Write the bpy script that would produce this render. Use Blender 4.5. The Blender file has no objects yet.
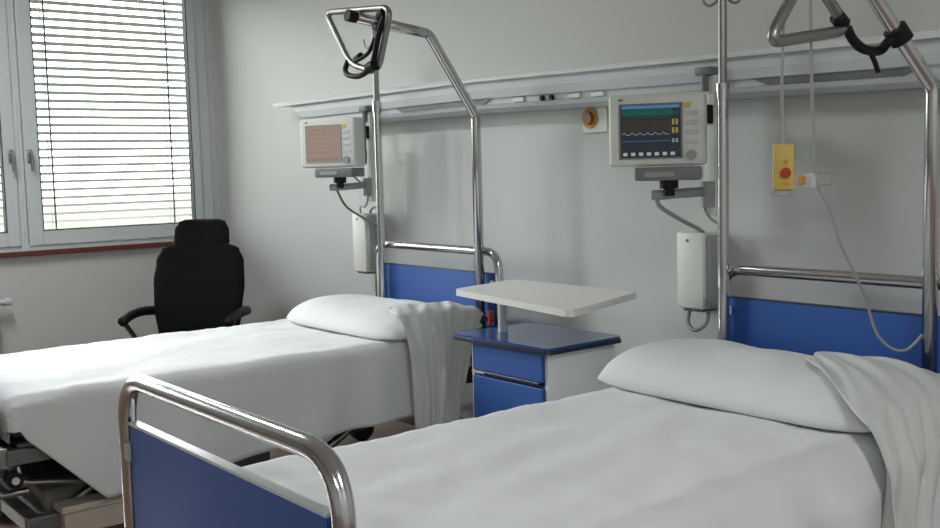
import bpy, bmesh, math, random
from mathutils import Vector, Matrix, noise
random.seed(7)
PI = math.pi
SC = bpy.context.scene
COL = SC.collection

# ------------------------------------------------------------------ camera, world, light, exposure
XL, XR, YB, YF, ZC = -6.67, 2.1, 3.12, -3.6, 2.9      # room: left, right, back (headwall), front, ceiling
def setup_camera():
    c = Vector((470.0, 264.0)); v1 = Vector((-370.0, 189.9)); v2 = Vector((1800.0, 133.0))
    f = math.sqrt(-(v1 - c).dot(v2 - c))
    d = lambda p: Vector((p[0] - c[0], -(p[1] - c[1]), -f)).normalized()
    X = -d(v1); Y = d(v2); Z = X.cross(Y)
    cam = bpy.data.cameras.new('camera'); o = bpy.data.objects.new('camera', cam); COL.objects.link(o)
    cam.sensor_width = 36.0; cam.lens = f / 940.0 * 36.0; cam.clip_start = 0.05
    m = Matrix((X, Y, Z)).to_4x4(); m.translation = (0, 0, 1.3)
    o.matrix_world = m
    SC.camera = o
setup_camera()

SKY = 16.5
w = bpy.data.worlds.new('overcast_sky'); SC.world = w; w.use_nodes = True
nt = w.node_tree; nt.nodes.clear()
wo = nt.nodes.new('ShaderNodeOutputWorld'); bg = nt.nodes.new('ShaderNodeBackground')
tc = nt.nodes.new('ShaderNodeTexCoord'); sp = nt.nodes.new('ShaderNodeSeparateXYZ'); cr = nt.nodes.new('ShaderNodeValToRGB')
nt.links.new(tc.outputs['Generated'], sp.inputs[0]); 
mr = nt.nodes.new('ShaderNodeMapRange'); mr.inputs[1].default_value = -0.3; mr.inputs[2].default_value = 1.0
nt.links.new(sp.outputs['Z'], mr.inputs[0]); nt.links.new(mr.outputs[0], cr.inputs[0])
el = cr.color_ramp.elements
Zp = lambda z: (z + 0.3) / 1.3          # hazy bright horizon over a low tree line, bright overcast overhead
el[0].position = 0.0; el[0].color = (0.045, 0.048, 0.035, 1)
el[1].position = 1.0; el[1].color = (1.0, 1.0, 1.03, 1)
for z, c in ((-0.06, (0.028, 0.031, 0.021)), (-0.028, (0.034, 0.036, 0.024)), (0.0, (0.135, 0.145, 0.13)), (0.13, (0.155, 0.157, 0.16)), (0.22, (0.55, 0.555, 0.565)), (0.36, (0.88, 0.89, 0.90)), (0.55, (0.95, 0.955, 0.98))):
    e = el.new(Zp(z)); e.color = (*c, 1)
nt.links.new(cr.outputs[0], bg.inputs[0]); bg.inputs[1].default_value = SKY
nt.links.new(bg.outputs[0], wo.inputs[0])

WIN = [(1.85, 3.085), (0.60, 1.85), (-0.65, 0.60)]   # y ranges of the left wall casements; the last, unseen, is added for light
WZ0, WZ1 = 0.865, 2.62
def area(name, loc, rot, sx, sy, power, color=(1, 1, 1), portal=False):
    l = bpy.data.lights.new(name, 'AREA'); l.shape = 'RECTANGLE'; l.size = sx; l.size_y = sy; l.energy = power; l.color = color
    o = bpy.data.objects.new(name, l); COL.objects.link(o); o.location = loc; o.rotation_euler = rot
    if portal: l.cycles.is_portal = True
    return o
for (a, b) in WIN:
    area('window_portal', (XL - 0.22, (a + b) / 2, (WZ0 + WZ1) / 2), (0, -PI / 2, 0), WZ1 - WZ0, b - a, 1.0, portal=True)

vs = SC.view_settings
vs.view_transform = 'Standard'; vs.look = 'None'; vs.gamma = 1.0; vs.use_curve_mapping = False
vs.exposure = 1.47
FILL = 14.0            # strength of the added ceiling fill lights
cy = SC.cycles
cy.use_denoising = True; cy.max_bounces = 8; cy.diffuse_bounces = 5; cy.glossy_bounces = 4; cy.transparent_max_bounces = 12
cy.sample_clamp_indirect = 4.0; cy.caustics_reflective = False; cy.caustics_refractive = False

# ------------------------------------------------------------------ materials
def mat(name, col, rough=0.5, metal=0.0, emit=None, emit_s=0.0, nz=0.0, nscale=20.0, bump=0.0, bscale=200.0, sheen=0.0):
    m = bpy.data.materials.new(name); m.use_nodes = True
    t = m.node_tree; b = t.nodes['Principled BSDF']
    b.inputs['Base Color'].default_value = (*col, 1); b.inputs['Roughness'].default_value = rough
    b.inputs['Metallic'].default_value = metal
    if emit: b.inputs['Emission Color'].default_value = (*emit, 1); b.inputs['Emission Strength'].default_value = emit_s
    if sheen: b.inputs['Sheen Weight'].default_value = sheen
    if nz or bump:
        c = t.nodes.new('ShaderNodeTexCoord')
        n = t.nodes.new('ShaderNodeTexNoise'); n.inputs['Scale'].default_value = nscale; n.inputs['Detail'].default_value = 4
        t.links.new(c.outputs['Object'], n.inputs['Vector'])
        if nz:
            mx = t.nodes.new('ShaderNodeMix'); mx.data_type = 'RGBA'
            mx.inputs[6].default_value = (*[x * (1 - nz) for x in col], 1); mx.inputs[7].default_value = (*[min(1, x * (1 + nz)) for x in col], 1)
            t.links.new(n.outputs['Fac'], mx.inputs[0]); t.links.new(mx.outputs[2], b.inputs['Base Color'])
        if bump:
            n2 = t.nodes.new('ShaderNodeTexNoise'); n2.inputs['Scale'].default_value = bscale; n2.inputs['Detail'].default_value = 3
            t.links.new(c.outputs['Object'], n2.inputs['Vector'])
            bp = t.nodes.new('ShaderNodeBump'); bp.inputs['Strength'].default_value = bump; bp.inputs['Distance'].default_value = 0.004
            t.links.new(n2.outputs['Fac'], bp.inputs['Height']); t.links.new(bp.outputs[0], b.inputs['Normal'])
    return m
M = {}
M['wall'] = mat('wall_paint', (0.60, 0.62, 0.60), 0.55, nz=0.02, nscale=3, bump=0.05, bscale=60)
M['ceiling'] = mat('ceiling_paint', (0.75, 0.75, 0.74), 0.8)
M['chrome'] = mat('chrome', (0.62, 0.62, 0.63), 0.16, 1.0)
M['steel'] = mat('brushed_steel', (0.36, 0.36, 0.35), 0.38, 1.0)
M['gunmetal'] = mat('grey_painted_steel', (0.16, 0.165, 0.16), 0.45, 0.3, nz=0.15)
M['blue'] = mat('blue_laminate', (0.022, 0.095, 0.36), 0.5, nz=0.04, nscale=6)
M['bluetop'] = mat('blue_laminate_top', (0.035, 0.085, 0.24), 0.16, nz=0.05, nscale=10)
M['edge'] = mat('pale_edging', (0.62, 0.64, 0.68), 0.3)
M['darkedge'] = mat('dark_edging', (0.02, 0.025, 0.05), 0.35)
M['cabwhite'] = mat('white_laminate', (0.82, 0.84, 0.80), 0.4)
M['tray'] = mat('tray_laminate', (0.74, 0.74, 0.71), 0.35, nz=0.03, nscale=15)
M['sheet'] = mat('white_cotton', (0.70, 0.72, 0.715), 0.85, nz=0.02, nscale=6, bump=0.15, bscale=500, sheen=0.1)
M['sheet2'] = mat('pillow_cotton', (0.70, 0.725, 0.725), 0.85, nz=0.02, nscale=6, bump=0.15, bscale=500, sheen=0.1)
M['drape'] = mat('greyish_cotton', (0.60, 0.625, 0.605), 0.85, nz=0.05, nscale=9, bump=0.2, bscale=400, sheen=0.1)  # a little greyer than the bed cover cotton
M['mattress'] = mat('mattress_cover', (0.20, 0.26, 0.42), 0.6)
M['rail'] = mat('rail_aluminium', (0.60, 0.645, 0.66), 0.55, 0.0)
M['raillip'] = mat('rail_white', (0.80, 0.81, 0.81), 0.35)
M['slot'] = mat('rail_slot', (0.17, 0.18, 0.18), 0.5)
M['black'] = mat('black_plastic', (0.012, 0.012, 0.013), 0.45)
M['fabric'] = mat('black_fabric', (0.006, 0.0065, 0.0065), 0.9, nz=0.2, nscale=60, bump=0.3, bscale=300)
M['devwhite'] = mat('device_casing', (0.78, 0.80, 0.75), 0.42)
M['devgrey'] = mat('device_grey', (0.20, 0.22, 0.22), 0.45)
M['devmid'] = mat('device_mid_grey', (0.36, 0.38, 0.38), 0.45)
M['winframe'] = mat('window_frame_paint', (0.64, 0.69, 0.70), 0.4, nz=0.02)
M['winedge'] = mat('window_gasket', (0.035, 0.04, 0.045), 0.6)
M['sill'] = mat('red_brown_sill', (0.13, 0.035, 0.02), 0.75, nz=0.1)
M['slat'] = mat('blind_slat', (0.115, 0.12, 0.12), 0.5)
M['cord'] = mat('blind_cord', (0.16, 0.16, 0.16), 0.7)
M['cable'] = mat('pale_cable', (0.36, 0.37, 0.36), 0.5)
M['cabled'] = mat('grey_cable', (0.16, 0.165, 0.16), 0.5)
M['yellow'] = mat('yellow_plastic', (0.62, 0.47, 0.10), 0.45)
M['orange'] = mat('orange_plastic', (0.62, 0.28, 0.04), 0.45)
M['amberdark'] = mat('amber_plastic', (0.26, 0.11, 0.012), 0.4)
M['red'] = mat('red_button', (0.45, 0.03, 0.01), 0.4)
M['radiator'] = mat('radiator_enamel', (0.50, 0.49, 0.44), 0.45)
M['baseb'] = mat('baseboard_vinyl', (0.30, 0.30, 0.28), 0.5)
M['board'] = mat('beige_cover', (0.52, 0.46, 0.38), 0.5)
M['lens'] = mat('fill_diffuser', (0.9, 0.9, 0.9), 0.4, emit=(0.96, 0.98, 1.0), emit_s=1.0)  # glowing face of the added ceiling fill lights
M['fillbody'] = mat('fill_body', (0.7, 0.7, 0.7), 0.4)
M['scr'] = mat('screen_dark', (0.012, 0.014, 0.018), 0.35, emit=(0.006, 0.007, 0.009), emit_s=1.0)
M['scrgreen'] = mat('screen_green', (0.01, 0.05, 0.04), 0.35, emit=(0.003, 0.020, 0.015), emit_s=1.0)
M['scrblue'] = mat('screen_blue', (0.02, 0.05, 0.12), 0.35, emit=(0.018, 0.045, 0.10), emit_s=1.0)
M['scrgrey'] = mat('screen_grey', (0.03, 0.028, 0.027), 0.35, emit=(0.008, 0.007, 0.0065), emit_s=1.0)
M['scryellow'] = mat('screen_yellow', (0.1, 0.09, 0.01), 0.35, emit=(0.14, 0.115, 0.012), emit_s=1.0)
M['scrwhite'] = mat('screen_white', (0.1, 0.1, 0.1), 0.35, emit=(0.10, 0.11, 0.11), emit_s=1.0)
M['salmon'] = mat('screen_glare_salmon', (0.50, 0.36, 0.30), 0.3, nz=0.12, nscale=12)  # reflected glare painted as the screen's base colour
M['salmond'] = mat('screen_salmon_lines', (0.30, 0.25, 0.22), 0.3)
M['label'] = mat('yellow_label', (0.62, 0.58, 0.16), 0.5)
M['caster'] = mat('caster_rubber', (0.03, 0.03, 0.03), 0.6)
M['clip'] = mat('pale_clip', (0.42, 0.50, 0.42), 0.45)

for k_ in ('fabric', 'black', 'scr', 'scrgreen', 'scrgrey'): M[k_].node_tree.nodes['Principled BSDF'].inputs['Specular IOR Level'].default_value = 0.2
def floor_mat():
    m = bpy.data.materials.new('floor_tile'); m.use_nodes = True
    t = m.node_tree; b = t.nodes['Principled BSDF']; b.inputs['Roughness'].default_value = 0.35
    c = t.nodes.new('ShaderNodeTexCoord'); br = t.nodes.new('ShaderNodeTexBrick')
    br.offset = 0.0; br.inputs['Scale'].default_value = 1.0; br.inputs['Brick Width'].default_value = 0.4; br.inputs['Row Height'].default_value = 0.4
    br.inputs['Mortar Size'].default_value = 0.004
    br.inputs['Color1'].default_value = (0.22, 0.145, 0.11, 1); br.inputs['Color2'].default_value = (0.20, 0.13, 0.10, 1); br.inputs['Mortar'].default_value = (0.15, 0.11, 0.09, 1)
    n = t.nodes.new('ShaderNodeTexNoise'); n.inputs['Scale'].default_value = 25; n.inputs['Detail'].default_value = 6
    mx = t.nodes.new('ShaderNodeMix'); mx.data_type = 'RGBA'; mx.blend_type = 'MULTIPLY'; mx.inputs[0].default_value = 0.5
    t.links.new(c.outputs['Object'], br.inputs['Vector']); t.links.new(c.outputs['Object'], n.inputs['Vector'])
    t.links.new(br.outputs['Color'], mx.inputs[6]); t.links.new(n.outputs['Color'], mx.inputs[7]); t.links.new(mx.outputs[2], b.inputs['Base Color'])
    mx.inputs[0].default_value = 0.25
    return m
M['floor'] = floor_mat()
def glass_mat():
    m = bpy.data.materials.new('window_glass'); m.use_nodes = True
    t = m.node_tree; t.nodes.clear()
    o = t.nodes.new('ShaderNodeOutputMaterial'); mx = t.nodes.new('ShaderNodeMixShader'); tr = t.nodes.new('ShaderNodeBsdfTransparent'); g = t.nodes.new('ShaderNodeBsdfGlossy')
    g.inputs['Roughness'].default_value = 0.03; tr.inputs['Color'].default_value = (0.96, 0.98, 0.97, 1)
    fr = t.nodes.new('ShaderNodeFresnel'); fr.inputs['IOR'].default_value = 1.3
    t.links.new(fr.outputs[0], mx.inputs[0]); t.links.new(tr.outputs[0], mx.inputs[1]); t.links.new(g.outputs[0], mx.inputs[2]); t.links.new(mx.outputs[0], o.inputs[0])
    return m
M['glass'] = glass_mat()

# ------------------------------------------------------------------ mesh helpers
def obj(name, bm, m, parent=None, smooth=False, loc=None):
    me = bpy.data.meshes.new(name)
    bmesh.ops.recalc_face_normals(bm, faces=bm.faces)
    bm.to_mesh(me); bm.free()
    for mm in (m if isinstance(m, (list, tuple)) else [m]): me.materials.append(M[mm] if isinstance(mm, str) else mm)
    o = bpy.data.objects.new(name, me); COL.objects.link(o)
    if parent is not None: o.parent = parent
    if loc: o.location = loc
    if smooth:
        for p in me.polygons: p.use_smooth = True
        if smooth is not True:
            me.set_sharp_from_angle(angle=math.radians(smooth))
    return o
def empty(name, loc=(0, 0, 0), rz=0.0, label=None, cat=None, group=None):
    o = bpy.data.objects.new(name, None); COL.objects.link(o); o.location = loc; o.rotation_euler = (0, 0, rz); o.empty_display_size = 0.1
    tag(o, label, cat, group); return o
def tag(o, label=None, cat=None, group=None, kind=None):
    if label: o['label'] = label
    if cat: o['category'] = cat
    if group: o['group'] = group
    if kind: o['kind'] = kind
    return o
def nb(): return bmesh.new()
def box(bm, x0, x1, y0, y1, z0, z1, bev=0.0, seg=2, mtx=None):
    g = bmesh.ops.create_cube(bm, size=1.0); vs_ = g['verts']
    for v in vs_:
        v.co = Vector(((x0 + x1) / 2 + v.co.x * (x1 - x0), (y0 + y1) / 2 + v.co.y * (y1 - y0), (z0 + z1) / 2 + v.co.z * (z1 - z0)))
    if bev > 0:
        es = list({e_ for v in vs_ for e_ in v.link_edges})
        r = bmesh.ops.bevel(bm, geom=es, offset=bev, segments=seg, profile=0.5, affect='EDGES')
        vs_ = list({v for f_ in r['faces'] for v in f_.verts} | {v for v in vs_ if v.is_valid})
    if mtx is not None:
        for v in vs_: v.co = mtx @ v.co
    return bm
def rounded(pts, rads, seg=6):
    """polyline with filleted corners"""
    out = [Vector(pts[0])]
    for i in range(1, len(pts) - 1):
        p = Vector(pts[i]); a = Vector(pts[i - 1]) - p; b = Vector(pts[i + 1]) - p
        r = rads if not isinstance(rads, (list, tuple)) else rads[i - 1]
        la, lb = a.length, b.length; a.normalize(); b.normalize()
        ang = a.angle(b)
        t = min(r / max(math.tan(ang / 2), 1e-4), la * 0.49, lb * 0.49)
        p0 = p + a * t; p1 = p + b * t
        for k in range(seg + 1):
            s = k / seg
            out.append(p0 * (1 - s) ** 2 + p * 2 * s * (1 - s) + p1 * s ** 2)
    out.append(Vector(pts[-1])); return out
def tube(bm, pts, r, n=12, closed=False, caps=True, r1=None):
    pts = [Vector(p) for p in pts]; N = len(pts); rings = []
    up = None
    for i, p in enumerate(pts):
        if closed: d = pts[(i + 1) % N] - pts[i - 1]
        else: d = pts[min(i + 1, N - 1)] - pts[max(i - 1, 0)]
        if d.length < 1e-9: d = Vector((0, 0, 1))
        d.normalize()
        if up is None:
            up = Vector((0, 0, 1)) if abs(d.z) < 0.9 else Vector((1, 0, 0))
        up = (up - d * up.dot(d)).normalized(); sd = d.cross(up)
        rr = r if r1 is None else r + (r1 - r) * i / (N - 1)
        rings.append([bm.verts.new(p + (up * math.cos(2 * PI * k / n) + sd * math.sin(2 * PI * k / n)) * rr) for k in range(n)])
    M_ = N if closed else N - 1
    for i in range(M_):
        a, b = rings[i], rings[(i + 1) % N]
        for k in range(n): bm.faces.new((a[k], a[(k + 1) % n], b[(k + 1) % n], b[k]))
    if caps and not closed:
        bm.faces.new(rings[0]); bm.faces.new(rings[-1])
    return bm
def spline(pts, sub=8):
    """Catmull-Rom through the points"""
    P = [Vector(p) for p in pts]; out = []
    for i in range(len(P) - 1):
        p0 = P[max(i - 1, 0)]; p1 = P[i]; p2 = P[i + 1]; p3 = P[min(i + 2, len(P) - 1)]
        for k in range(sub):
            t = k / sub
            out.append(0.5 * ((2 * p1) + (-p0 + p2) * t + (2 * p0 - 5 * p1 + 4 * p2 - p3) * t * t + (-p0 + 3 * p1 - 3 * p2 + p3) * t ** 3))
    out.append(P[-1]); return out
def cyl(bm, p0, p1, r, n=20, r1=None):
    return tube(bm, [p0, p1], r, n, r1=r1)
def prism(bm, poly, axis, a, b):
    """extrude a 2-D polygon along an axis; axis 'x': poly in (y,z); 'z': (x,y); 'y': (x,z)"""
    def P(p, t):
        return {'x': Vector((t, p[0], p[1])), 'y': Vector((p[0], t, p[1])), 'z': Vector((p[0], p[1], t))}[axis]
    A = [bm.verts.new(P(p, a)) for p in poly]; B = [bm.verts.new(P(p, b)) for p in poly]
    n = len(poly)
    bm.faces.new(A); bm.faces.new(B)
    for i in range(n): bm.faces.new((A[i], A[(i + 1) % n], B[(i + 1) % n], B[i]))
    return bm
def round_poly(poly, r, seg=5):
    n = len(poly); out = []
    for i in range(n):
        p = Vector(poly[i]); a = Vector(poly[i - 1]) - p; b = Vector(poly[(i + 1) % n]) - p
        a.normalize(); b.normalize()
        for k in range(seg + 1):
            s = k / seg
            out.append((p + a * r) * (1 - s) ** 2 + p * 2 * s * (1 - s) + (p + b * r) * s ** 2)
    return out
def copy_tree(o, parent=None):
    c = o.copy(); COL.objects.link(c); c.parent = parent
    for ch in list(o.children): copy_tree(ch, c)
    return c
def struct(name, bm, m, parent=None, **k):
    o = obj(name, bm, m, parent, **k)
    if parent is None: o['kind'] = 'structure'
    return o

# ------------------------------------------------------------------ room shell
struct('floor', box(nb(), XL - 0.3, XR + 0.2, YF - 0.2, YB + 0.2, -0.1, 0), 'floor')
struct('ceiling', box(nb(), XL - 0.3, XR + 0.2, YF - 0.2, YB + 0.2, ZC, ZC + 0.1), 'ceiling')
struct('wall_back', box(nb(), XL - 0.3, XR + 0.2, YB, YB + 0.2, 0, ZC), 'wall')
struct('wall_front', box(nb(), XL - 0.3, XR + 0.2, YF - 0.2, YF, 0, ZC), 'wall')
struct('wall_right', box(nb(), XR, XR + 0.2, YF, YB, 0, ZC), 'wall')
b = nb()
y0w, y1w = WIN[-1][0], WIN[0][1]
box(b, XL - 0.3, XL, YF, YB, 0, WZ0 - 0.001)
box(b, XL - 0.3, XL, YF, YB, WZ1, ZC)
box(b, XL - 0.3, XL, YF, y0w, WZ0 - 0.001, WZ1)
box(b, XL - 0.3, XL, y1w, YB, WZ0 - 0.001, WZ1)
struct('wall_left', b, 'wall')
struct('baseboard_back', box(nb(), XL, XR, YB - 0.012, YB, 0, 0.08), 'baseb')
struct('baseboard_left', box(nb(), XL, XL + 0.012, YF, YB - 0.012, 0, 0.08), 'baseb')
struct('trim_sill', box(nb(), XL, XL + 0.05, y0w - 0.1, YB, WZ0 - 0.026, WZ0 + 0.002, 0.004), 'sill')

# windows: frame > sash, glass, handle; the first two with an outside venetian blind
FX = XL - 0.03
def window(i, ya, yb):
    fr = nb()
    x0, x1 = FX - 0.05, FX + 0.025
    wl = 0.022 if i > 0 else 0.022
    wr = 0.075 if i == 1 else 0.022
    wr_in = 0.055
    ra = yb - wr
    box(fr, x0, x1, ya, ya + wl, WZ0, WZ1, 0.003)
    box(fr, x0, x1, ra, yb, WZ0, WZ1, 0.003)
    box(fr, x0, x1, ya + wl, ra, WZ0, WZ0 + 0.03, 0.003)
    box(fr, x0, x1, ya + wl, ra, WZ1 - 0.04, WZ1, 0.003)
    f = struct('window_%d' % i, fr, 'winframe')
    s = nb(); a, c = ya + wl + 0.003, ra - 0.003
    sw = 0.085
    sr = 0.072 if i > 1 else 0.055
    z0, z1 = WZ0 + 0.033, WZ1 - 0.043
    X0, X1 = FX - 0.04, FX + 0.04
    box(s, X0, X1, a, a + sw, z0, z1, 0.006)
    box(s, X0, X1, c - sr, c, z0, z1, 0.006)
    box(s, X0, X1, a + sw, c - sr, z0, z0 + 0.085, 0.006)
    box(s, X0, X1, a + sw, c - sr, z1 - 0.08, z1, 0.006)
    so = obj('sash', s, 'winframe', f)
    g = nb(); t = 0.006
    ga, gb, gz0, gz1 = a + sw, c - sr, z0 + 0.085, z1 - 0.08
    for (p, q, u, v) in ((ga, ga + t, gz0, gz1), (gb - t, gb, gz0, gz1), (ga, gb, gz0, gz0 + t), (ga, gb, gz1 - t, gz1)):
        box(g, FX - 0.02, FX + 0.036, p, q, u, v)
    obj('gasket', g, 'winedge', so)  # dark strip round the pane, standing in for the shadow gap at the blind
    obj('glass', box(nb(), FX - 0.004, FX + 0.002, ga + t, gb - t, gz0 + t, gz1 - t), 'glass', f)
    hb = nb(); hy = (a + 0.03) if i == 1 else (c - 0.03)
    box(hb, X1, X1 + 0.012, hy - 0.014, hy + 0.014, 1.40, 1.48, 0.004)
    tube(hb, rounded([(X1 + 0.008, hy, 1.46), (X1 + 0.05, hy, 1.46), (X1 + 0.05, hy, 1.35)], 0.015), 0.009, 10)
    obj('handle', hb, 'steel', f, smooth=40)
    # blind outside the panes (the added third window has none, to let more light in)
    if i > 2: return
    bl = empty('venetian_blind', (XL - 0.16, (ya + yb) / 2, WZ1 - 0.05))
    hw = (yb - ya) / 2 - 0.012
    sl = nb(); z = -0.075; n = 0; hgt = WZ1 - 0.05
    while hgt + z > WZ0 + 0.10:
        tilt = math.radians(-19)
        mt = Matrix.Translation((0, 0, z)) @ Matrix.Rotation(tilt, 4, 'Y')
        prof = [(-0.0255, -0.002), (-0.013, 0.001), (0, 0.002), (0.013, 0.001), (0.0255, -0.002)]
        A = [[sl.verts.new(mt @ Vector((px, yy, pz + dz))) for (px, pz) in prof] for yy in (-hw, hw) for dz in (0, 0.0012)]
        for k in range(4):
            sl.faces.new((A[0][k], A[0][k + 1], A[2][k + 1], A[2][k])); sl.faces.new((A[1][k], A[3][k], A[3][k + 1], A[1][k + 1]))
        for (u, v) in ((0, 1), (2, 3)):
            sl.faces.new(A[u][:] + A[v][::-1])
        sl.faces.new((A[0][0], A[1][0], A[3][0], A[2][0])); sl.faces.new((A[0][4], A[1][4], A[3][4], A[2][4]))
        z -= 0.0505; n += 1
    obj('slats', sl, 'slat', bl)
    obj('head_rail', box(nb(), -0.03, 0.03, -hw, hw, -0.045, 0.0, 0.003), 'winframe', bl)
    obj('bottom_rail', box(nb(), -0.03, 0.03, -hw, hw, z + 0.02, z + 0.04, 0.003), 'slat', bl)
    for yy in (-hw + 0.215, hw - 0.215):
        cb = nb(); tube(cb, [(0.036, yy, -0.04), (0.036, yy, z + 0.03)], 0.0065, 8); tube(cb, [(-0.036, yy, -0.04), (-0.036, yy, z + 0.03)], 0.003, 8)
        obj('ladder_cord', cb, 'cord', bl)
    lab = ['white venetian blind with open slats outside the window nearest the room corner',
           'venetian blind outside the second window, its edge just inside the left of the photo',
           'venetian blind outside the third window from the corner', 'venetian blind outside the fourth window from the corner'][i - 1]
    tag(bl, lab, 'blind', 'venetian blinds outside the windows')
for i, (a, c) in enumerate(WIN): window(i + 1, a, c)

# radiator under the second window
r = empty('radiator', (XL + 0.09, 1.08, 0), label='cream panel radiator under the window at the far left edge', cat='radiator')
obj('panel', box(nb(), -0.035, 0.035, -0.56, 0.56, 0.14, 0.64, 0.008), 'radiator', r)
g = nb()
for k in range(24): box(g, 0.033, 0.042, -0.54 + k * 0.0455, -0.52 + k * 0.0455, 0.17, 0.61, 0.003)
obj('ribs', g, 'radiator', r)
g = nb(); cyl(g, (0, 0.56, 0.58), (0, 0.60, 0.58), 0.018); cyl(g, (0, 0.60, 0.58), (0, 0.64, 0.58), 0.024); obj('valve', g, 'edge', r, smooth=40)
for yy in (-0.45, 0.45):
    g = nb(); box(g, -0.088, -0.03, yy - 0.02, yy + 0.02, 0.2, 0.58); obj('wall_bracket', g, 'steel', r)

# ceiling fill lights, out of view, added to brighten the room
for (x, y) in ((0.9, 1.2), (0.9, -1.4), (-4.9, 1.0)):
    c = empty('fill_light', (x, y, ZC), label='flush rectangular fill light added on the ceiling out of view', cat='light', group='added ceiling fill lights')
    obj('housing', box(nb(), -0.62, 0.62, -0.16, 0.16, -0.07, 0.0, 0.006), 'fillbody', c)
    obj('diffuser', box(nb(), -0.6, 0.6, -0.14, 0.14, -0.085, -0.068, 0.004), 'lens', c)
    area('fill_lamp', (x, y, ZC - 0.095), (0, 0, 0), 1.2, 0.28, FILL, (0.97, 0.98, 1.0))

# ------------------------------------------------------------------ headwall service rail
def rail():
    x1 = -0.5
    root = empty('service_rail', (-3.0, YB, 1.5), label='long pale grey service rail running along the wall behind both beds', cat='service rail')
    O = Vector((-3.0, YB, 1.5))
    def dz(x): return -0.0195 * max(0.0, x + 3.7) if x < -0.4 else 0
    def extr(poly, xs, xe, m, name, shear=2.0, zf=dz):
        """section swept along the wall; the far end is cut back on a slant"""
        g = nb(); rings = []
        st = sorted({xs, -5.1, -4.5, -4.4, -3.7, xe})
        for i, x in enumerate(st):
            rings.append([g.verts.new(Vector((x + ((1.705 - z) * shear if i == 0 else 0), y, z + zf(x))) - O) for (y, z) in poly])
        n = len(poly); g.faces.new(rings[0]); g.faces.new(rings[-1])
        for A, B in zip(rings, rings[1:]):
            for i in range(n): g.faces.new((A[i], A[(i + 1) % n], B[(i + 1) % n], B[i]))
        return obj(name, g, m, root)
    body = [(YB - 0.002, 1.692), (3.01, 1.692), (2.992, 1.680), (2.985, 1.640), (2.990, 1.606), (3.006, 1.602), (3.006, 1.580), (2.990, 1.576), (2.998, 1.560), (3.03, 1.545), (YB - 0.002, 1.545)]
    extr(body, -5.45, x1, 'rail', 'fascia')
    lip = [(YB - 0.002, 1.704), (2.988, 1.704), (2.974, 1.699), (2.967, 1.690), (2.968, 1.680), (2.998, 1.680), (YB - 0.002, 1.693)]
    extr(lip, -5.58, x1, 'raillip', 'top_lip')
    for (a, b_) in ((-4.35, -3.60), (-2.22, -1.62)):
        g = nb(); prism(g, [(3.012, 1.580), (2.999, 1.580), (2.999, 1.603), (3.012, 1.603)], 'x', a, b_)
        for v in g.verts:
            x = v.co.x; v.co.x += (0.06 if abs(x - a) < 1e-4 else -0.06) if v.co.z < 1.59 else 0
            v.co.z += dz(x); v.co -= O
        obj('recess', g, 'slot', root)
    for xx in (-3.27, -3.215):
        g = nb(); cyl(g, (xx - O.x, 2.992 - O.y, 1.59 + dz(xx) - O.z), (xx - O.x, 3.007 - O.y, 1.59 + dz(xx) - O.z), 0.010); obj('gas_outlet', g, 'black', root, smooth=40)
    for xx in (-3.42, -3.08, -2.95):
        g = nb(); box(g, xx - O.x - 0.035, xx - O.x + 0.035, 2.994 - O.y, 3.008 - O.y, 1.580 + dz(xx) - O.z, 1.600 + dz(xx) - O.z, 0.004); obj('socket_plate', g, 'devwhite', root)
    for xx in (-2.385, -4.56):                   # clamps that carry the monitor channels
        g = nb(); cyl(g, (xx - O.x, 2.955 - O.y, 1.545 - O.z), (xx - O.x, 2.955 - O.y, 1.625 - O.z), 0.012); box(g, xx - O.x - 0.035, xx - O.x + 0.035, 2.94 - O.y, 2.99 - O.y, 1.60 - O.z, 1.628 - O.z, 0.006)
        obj('rail_hook', g, 'devgrey', root, smooth=40)
rail()

# emergency button on the wall under the rail
e_ = empty('emergency_button', (-3.10, YB, 1.490), label='round orange emergency button on pale wall plate beside the lit monitor', cat='button')
obj('wall_plate', box(nb(), -0.045, 0.095, -0.012, 0, -0.060, 0.045, 0.004), 'devwhite', e_)
g = nb(); cyl(g, (0.0, -0.012, 0), (0, -0.020, 0), 0.042, 28); obj('collar', g, 'orange', e_, smooth=40)
g = nb(); cyl(g, (0.0, -0.018, 0), (0, -0.034, 0), 0.029, 28, r1=0.025); obj('push_button', g, 'amberdark', e_, smooth=40)

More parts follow.
